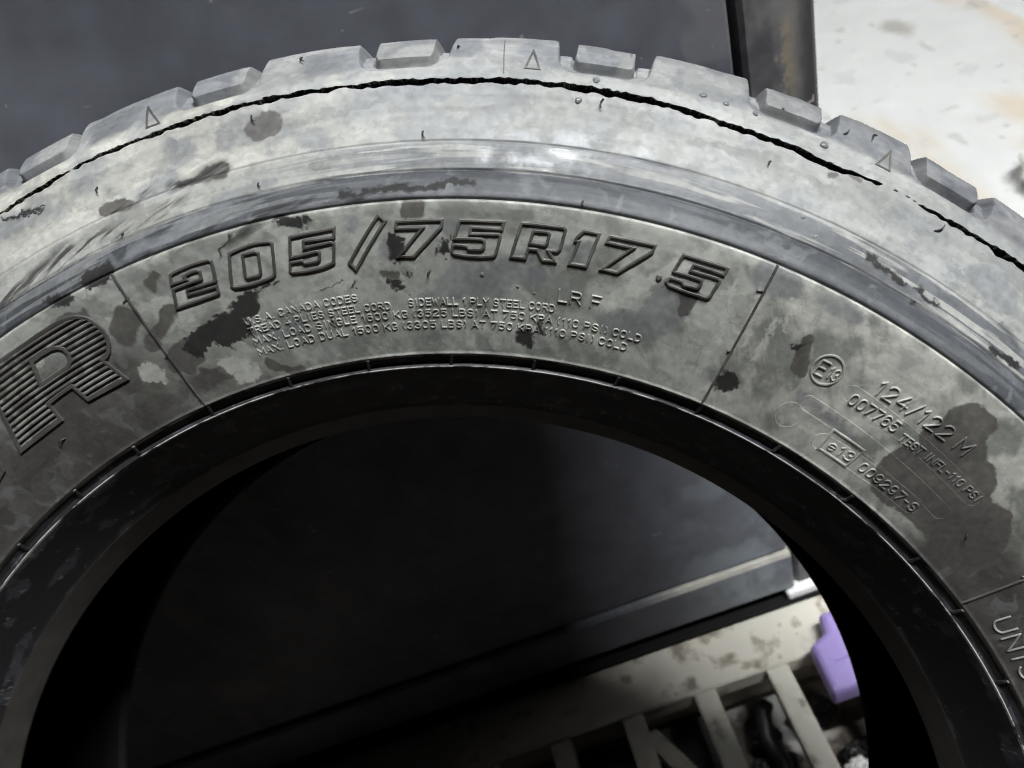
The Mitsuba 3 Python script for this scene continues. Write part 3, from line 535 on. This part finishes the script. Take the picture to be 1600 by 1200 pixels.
# ---------------------------------------------------------------- raised lettering and marks
def relief(poly, h, foot=.14, top=.22, step=1.2):
    """A raised shape from a shapely outline in the tyre's chart: sloped foot, rounded shoulder, flat top."""
    vs, fs, at = [], [], 0
    for q in getattr(poly, 'geoms', [poly]):
        q = shapely.geometry.polygon.orient(shapely.segmentize(q, step), 1)
        if q.is_empty or q.area < .01:
            continue
        caps = []
        for ring in [q.exterior, *q.interiors]:
            P = np.array(ring.coords)[:-1]
            keep = np.linalg.norm(P - np.roll(P, 1, 0), axis=1) > 1e-6
            P = P[keep]
            n = len(P)
            levels = [(foot, -.25), (foot * .35, h * .35), (0, h * .72), (-top * .45, h * .93), (-top, h)]
            for d, z in levels:
                O = ring_offset(P, d)
                vs.append(on_tyre(O[:, 0], O[:, 1], z))
            i = np.arange(n)
            for l in range(len(levels) - 1):
                a, b = at + l * n + i, at + l * n + (i + 1) % n
                fs += [np.stack([a, b, b + n], 1), np.stack([a, b + n, a + n], 1)]
            at += len(levels) * n
            caps.append(ring_offset(P, -top))
        cap = Polygon(caps[0], caps[1:])
        cap = cap if cap.is_valid else cap.buffer(0)
        x0, y0, x1, y1 = cap.bounds
        for gx0 in np.arange(x0, x1, 4.0):          # in small cells, so that the cap follows the curved face
            for gy0 in np.arange(y0, y1, 4.0):
                cell = cap.intersection(box(gx0, gy0, gx0 + 4, gy0 + 4))
                for piece in getattr(cell, 'geoms', [cell]):
                    if piece.geom_type == 'Polygon' and piece.area > 1e-4:
                        cv, cf = trimesh.creation.triangulate_polygon(piece, engine='earcut')
                        vs.append(on_tyre(cv[:, 0], cv[:, 1], h))
                        fs.append(np.asarray(cf) + at)
                        at += len(cv)
    return trimesh.Trimesh(np.vstack(vs), np.vstack(fs), process=False)


def outline(loops, w):
    return shapely.union_all([LinearRing(l).buffer(w / 2, join_style='mitre', mitre_limit=2.5) for l in loops])


HEIGHT, RIDGE = .8, 1.0
for i, loops in enumerate(DIGITS):
    obj(('raised_letter' if i == 6 else 'raised_slash' if i == 3 else 'raised_digit'), relief(outline(loops, RIDGE), HEIGHT), 'ridge_rubber', ty, 35)
dot = chart_dot = (76.5, 289.6)
obj('raised_dot', relief(Point(dot).buffer(1.1, 10), .6, .2, .5), 'ridge_rubber', ty, 60)
solid = Polygon(BRAND_R[0], [BRAND_R[1]])
rl = outline(BRAND_R, 1.5)
big = obj('raised_letter', relief(rl, .95), 'ridge_rubber', ty, 35)
inner = solid.buffer(-.55)
for k in range(24):
    v0 = 266.6 + 2.02 * k
    band = box(-240, v0, -120, v0 + 1.05).intersection(inner)
    if not band.is_empty:
        for gq in getattr(band, 'geoms', [band]):
            if gq.area > .8:
                obj('rib', relief(gq, .95, .2, .3), 'print_rubber', big, 35)
obj('raised_letter', relief(Polygon(NEIGHBOUR).buffer(-.3).buffer(.3), .9), 'ridge_rubber', ty, 35)

# a moulder's stroke alphabet, 4 wide and 6 high
ARC = lambda cx, cy, rx, ry, a0, a1, n=9: [(cx + rx * math.cos(math.radians(a0 + (a1 - a0) * i / n)), cy + ry * math.sin(math.radians(a0 + (a1 - a0) * i / n))) for i in range(n + 1)]
O_ = [ARC(2, 4, 1.8, 2, 0, 180) + ARC(2, 2, 1.8, 2, 180, 360) + [(3.8, 4)]]
GLYPH = {
    'A': [[(0, 0), (2, 6), (4, 0)], [(.8, 2), (3.2, 2)]], 'B': [[(0, 0), (0, 6), (2.4, 6), *ARC(2.4, 4.6, 1.3, 1.4, 90, -90), (0, 3.2)], [(2.4, 3.2), *ARC(2.4, 1.6, 1.5, 1.6, 90, -90), (0, 0)]],
    'C': [ARC(2, 4.1, 1.8, 1.9, 25, 180) + ARC(2, 1.9, 1.8, 1.9, 180, 335)], 'D': [[(0, 0), (0, 6), (1.8, 6), *ARC(1.8, 3, 2, 3, 90, -90), (0, 0)]],
    'E': [[(3.6, 6), (0, 6), (0, 0), (3.6, 0)], [(0, 3.1), (3, 3.1)]], 'F': [[(3.6, 6), (0, 6), (0, 0)], [(0, 3.1), (3, 3.1)]],
    'G': [ARC(2, 4.1, 1.8, 1.9, 25, 180) + ARC(2, 1.9, 1.8, 1.9, 180, 360) + [(3.8, 2.8), (2.3, 2.8)]], 'I': [[(1, 0), (1, 6)]], 'K': [[(0, 0), (0, 6)], [(3.8, 6), (0, 2.4)], [(1.3, 3.6), (3.9, 0)]],
    'L': [[(0, 6), (0, 0), (3.4, 0)]], 'M': [[(0, 0), (0, 6), (2.2, 2), (4.4, 6), (4.4, 0)]], 'N': [[(0, 0), (0, 6), (3.8, 0), (3.8, 6)]], 'O': O_, '0': O_,
    'P': [[(0, 0), (0, 6), (2.3, 6), *ARC(2.3, 4.4, 1.5, 1.6, 90, -90), (0, 2.8)]], 'R': [[(0, 0), (0, 6), (2.3, 6), *ARC(2.3, 4.5, 1.5, 1.5, 90, -90), (0, 3)], [(2, 3), (3.9, 0)]],
    'S': [ARC(2, 4.5, 1.7, 1.5, 20, 270) + ARC(2, 1.5, 1.8, 1.5, 90, -160)], 'T': [[(0, 6), (4, 6)], [(2, 6), (2, 0)]], 'U': [[(0, 6), (0, 1.8), *ARC(1.9, 1.8, 1.9, 1.8, 180, 360), (3.8, 6)]],
    'W': [[(0, 6), (1.2, 0), (2.5, 5), (3.8, 0), (5, 6)]], 'X': [[(0, 0), (4, 6)], [(0, 6), (4, 0)]], 'Y': [[(0, 6), (2, 3), (4, 6)], [(2, 3), (2, 0)]],
    '1': [[(.4, 4.7), (1.6, 6), (1.6, 0)]], '2': [ARC(2, 4.3, 1.8, 1.7, 165, -20) + [(0, 0), (3.9, 0)]], '3': [ARC(1.9, 4.5, 1.6, 1.5, 160, -90) + ARC(1.9, 1.5, 1.9, 1.5, 90, -160)],
    '4': [[(2.6, 6), (0, 1.8), (4, 1.8)], [(3, 3.6), (3, 0)]], '5': [[(3.6, 6), (.4, 6), (.2, 3.3), *ARC(1.9, 2, 1.9, 2, 120, -150)]], '6': [ARC(2, 4, 1.8, 2, 30, 180) + ARC(2, 1.9, 1.8, 1.9, 180, 540, 16)],
    '7': [[(0, 6), (3.9, 6), (1.3, 0)]], '8': [ARC(2, 4.5, 1.6, 1.5, 0, 360, 14), ARC(2, 1.5, 1.9, 1.5, 0, 360, 14)], '9': [ARC(2, 4.1, 1.8, 1.9, 0, 360, 16) + ARC(2, 2, 1.8, 2, 0, -150)],
    '.': [[(.4, 0), (.5, 0)]], '-': [[(.3, 2.8), (2.4, 2.8)]], '/': [[(0, -.3), (2.6, 6.3)]], '(': [ARC(2.2, 3, 2, 3.6, 130, 230)], ')': [ARC(-.8, 3, 2, 3.6, 50, -50)],
    'e': [[(.2, 2.2), (3.8, 2.2), *ARC(2, 2.2, 1.8, 2.2, 0, 320, 14)]],
}
WIDTH = {'I': 2, '1': 2.2, '.': 1, '-': 2.7, '/': 2.6, '(': 1.4, ')': 1.4, 'M': 4.4, 'W': 5, 'E': 3.6, 'F': 3.6, 'L': 3.4}


def lettering(text, u0, v0, u1, v1, cap, w):
    adv, total = [], 0.0
    for ch in text:
        adv.append(total)
        total += 2.6 if ch == ' ' else WIDTH.get(ch, 4) + 1.5
    total -= 1.5
    sy, sx = cap / 6, (u1 - u0) / total
    shapes = []
    for ch, x in zip(text, adv):
        for line in GLYPH.get(ch, []):
            P = [(u0 + (x + px) * sx, v0 + (v1 - v0) * (x + px) / total + py * sy) for px, py in line]
            shapes.append(LineString(P).buffer(w / 2, 5))
    return shapely.union_all(shapes)


for t, u0, v0, u1, v1, cap, w in TEXTS:
    k = obj('raised_text', relief(lettering(t, u0, v0, u1, v1, cap, w * .85), .48 if cap < 4 else .62, .18, .14), 'print_rubber', ty, 45)
    labels[k] = {'label': f'raised lettering reading {t}'}
c = np.array(RING)
k = obj('raised_ring', relief(LinearRing(Point(*c.mean(0)).buffer(5.6, 16).exterior.coords).buffer(.42), .5), 'print_rubber', ty, 40)
obj('raised_frame', relief(outline([BOX], .9), .45), 'print_rubber', ty, 40)
for (ua0, va0), (ub0, vb0), h in [(*s, w) for s, w in zip(STADIA, (3.2, 3.4, 3.0))]:
    obj('mould_line', relief(LinearRing(LineString([(ua0, va0), (ub0, vb0)]).buffer(h, 10).exterior.coords).buffer(.12), .12, .12, .06), 'tyre_rubber', ty, 40)
cp = np.array(PLUG)
obj('mould_line', relief(LinearRing(Point(*cp.mean(0)).buffer(5.2, 18).exterior.coords).buffer(.12), .12, .12, .06), 'tyre_rubber', ty, 40)
for ang in (-24.2, 22.3, 51.9):
    u = math.radians(ang) * 290
    seg = shapely.union_all([LineString([(u - (.25 if ang < 0 else -.1), 306.6), (u, 250.6)]).buffer(.33), LineString([(u - 2.2, 296.5), (u + .4, 297.2)]).buffer(.2), LineString([(u - 1.4, 272.6), (u + .4, 273.4)]).buffer(.2)])
    obj('mould_rib', relief(seg.buffer(.08), .65, .1, .15), 'ridge_rubber', ty, 40)
obj('mould_rib', relief(LineString(PARTING).buffer(.14), .25, .08, .06), 'ridge_rubber', ty, 40)
for tr in TRIANGLES:
    obj('raised_triangle', relief(outline([tr], .6), .4, .1, .12), 'ridge_rubber', ty, 40)
for k in [math.radians(x) for x in (-55.2, -47.4, -39.62, -32.4, -24.17, -16.1, -8.5, -.75, 6.85, 14.55, 22.42, 30.24, 38.16, 46.41, 52.6, 60.4)]:
    u = k * 290
    m = relief(LineString([(u - .5, 245.0), (u + .4, 249.3)]).buffer(.42), .05, .12, .1)
    lowv = on_tyre(np.array([u]), np.array([247.]), np.array([0.]))
    obj('bead_rib', relief(LineString([(u - .5, 244.9), (u + .4, 249.4)]).buffer(.42), -.05, .35, .1), 'bead_rubber', ty, 40)


def whisker(P):
    """A thin rubber hair left by a mould vent: rooted in the face, bent along it."""
    (ua0, va0), (ub0, vb0) = P
    t = np.linspace(0, 1, 7)
    bend = np.array([vb0 - va0, ua0 - ub0]) * .15
    uu = ua0 + (ub0 - ua0) * t + bend[0] * np.sin(t * math.pi)
    vv = va0 + (vb0 - va0) * t + bend[1] * np.sin(t * math.pi)
    path = on_tyre(uu, vv, -.1 + 1.5 * np.sin(t * 1.9))
    ringn, vs, fs = 7, [], []
    d = np.gradient(path, axis=0)
    d /= np.linalg.norm(d, axis=1, keepdims=True)
    for j in range(7):
        x = np.cross(d[j], RT[:, 2])
        x /= np.linalg.norm(x)
        y = np.cross(d[j], x)
        rr = .00042 * (1 - .55 * t[j])
        vs += [path[j] + rr * (x * math.cos(2 * math.pi * q / ringn) + y * math.sin(2 * math.pi * q / ringn)) for q in range(ringn)]
        if j:
            fs += [(7 * (j - 1) + q, 7 * (j - 1) + (q + 1) % 7, 7 * j + (q + 1) % 7, 7 * j + q) for q in range(7)]
    fs = [tuple(f) for f in fs]
    tris = [(f[0], f[1], f[2]) for f in fs] + [(f[0], f[2], f[3]) for f in fs] + [(42, 42 + q, 43 + q) for q in range(1, 6)]
    return trimesh.Trimesh(np.array(vs), np.array(tris), process=False)


for P in SPEWS:
    obj('vent_hair', whisker(P), 'black_rubber', ty, 60)

# ---------------------------------------------------------------- water drops on the rubber
WHERE = ['just above the split, right of the cabinet post', 'beside the shoulder lug below the cabinet post', 'on the face of the lug below the cabinet post', 'above the split under the lug right of the middle triangle',
         'below the split under the lug right of the middle triangle', 'left of a pair on the tread block before the cabinet post', 'right of a pair on the tread block before the cabinet post',
         'under the second five', 'above the word steel, left of the letters LR', 'just left of the letters LR', 'on the smooth band right of the last five, upper of two', 'on the smooth band right of the last five, lower of two',
         'beside the black splash left of the second five', 'at the top corner of the lug right of the middle triangle', 'above the word sidewall in the small print']
for i, (u, v, rad) in enumerate(DROPS):
    m = trimesh.creation.icosphere(3)
    c = on_tyre(u, v, .12 * rad)
    s = base_dz(np.clip(v, 245, 373))
    a = u / 290
    nrm = RT @ (np.array([-s * math.sin(a), -s * math.cos(a), 1]) / math.sqrt(1 + s * s))
    w = m.vertices * rad / 1000 * (1 + .12 * np.sin(3 * m.vertices[:, :1] + i))
    w -= np.outer(w @ nrm, nrm) * .55
    m.vertices = w + c
    tag(obj('water_droplet', m, 'water', smooth=True), f'clear droplet {WHERE[i]}', 'water droplet', 'water droplets on the tyre')
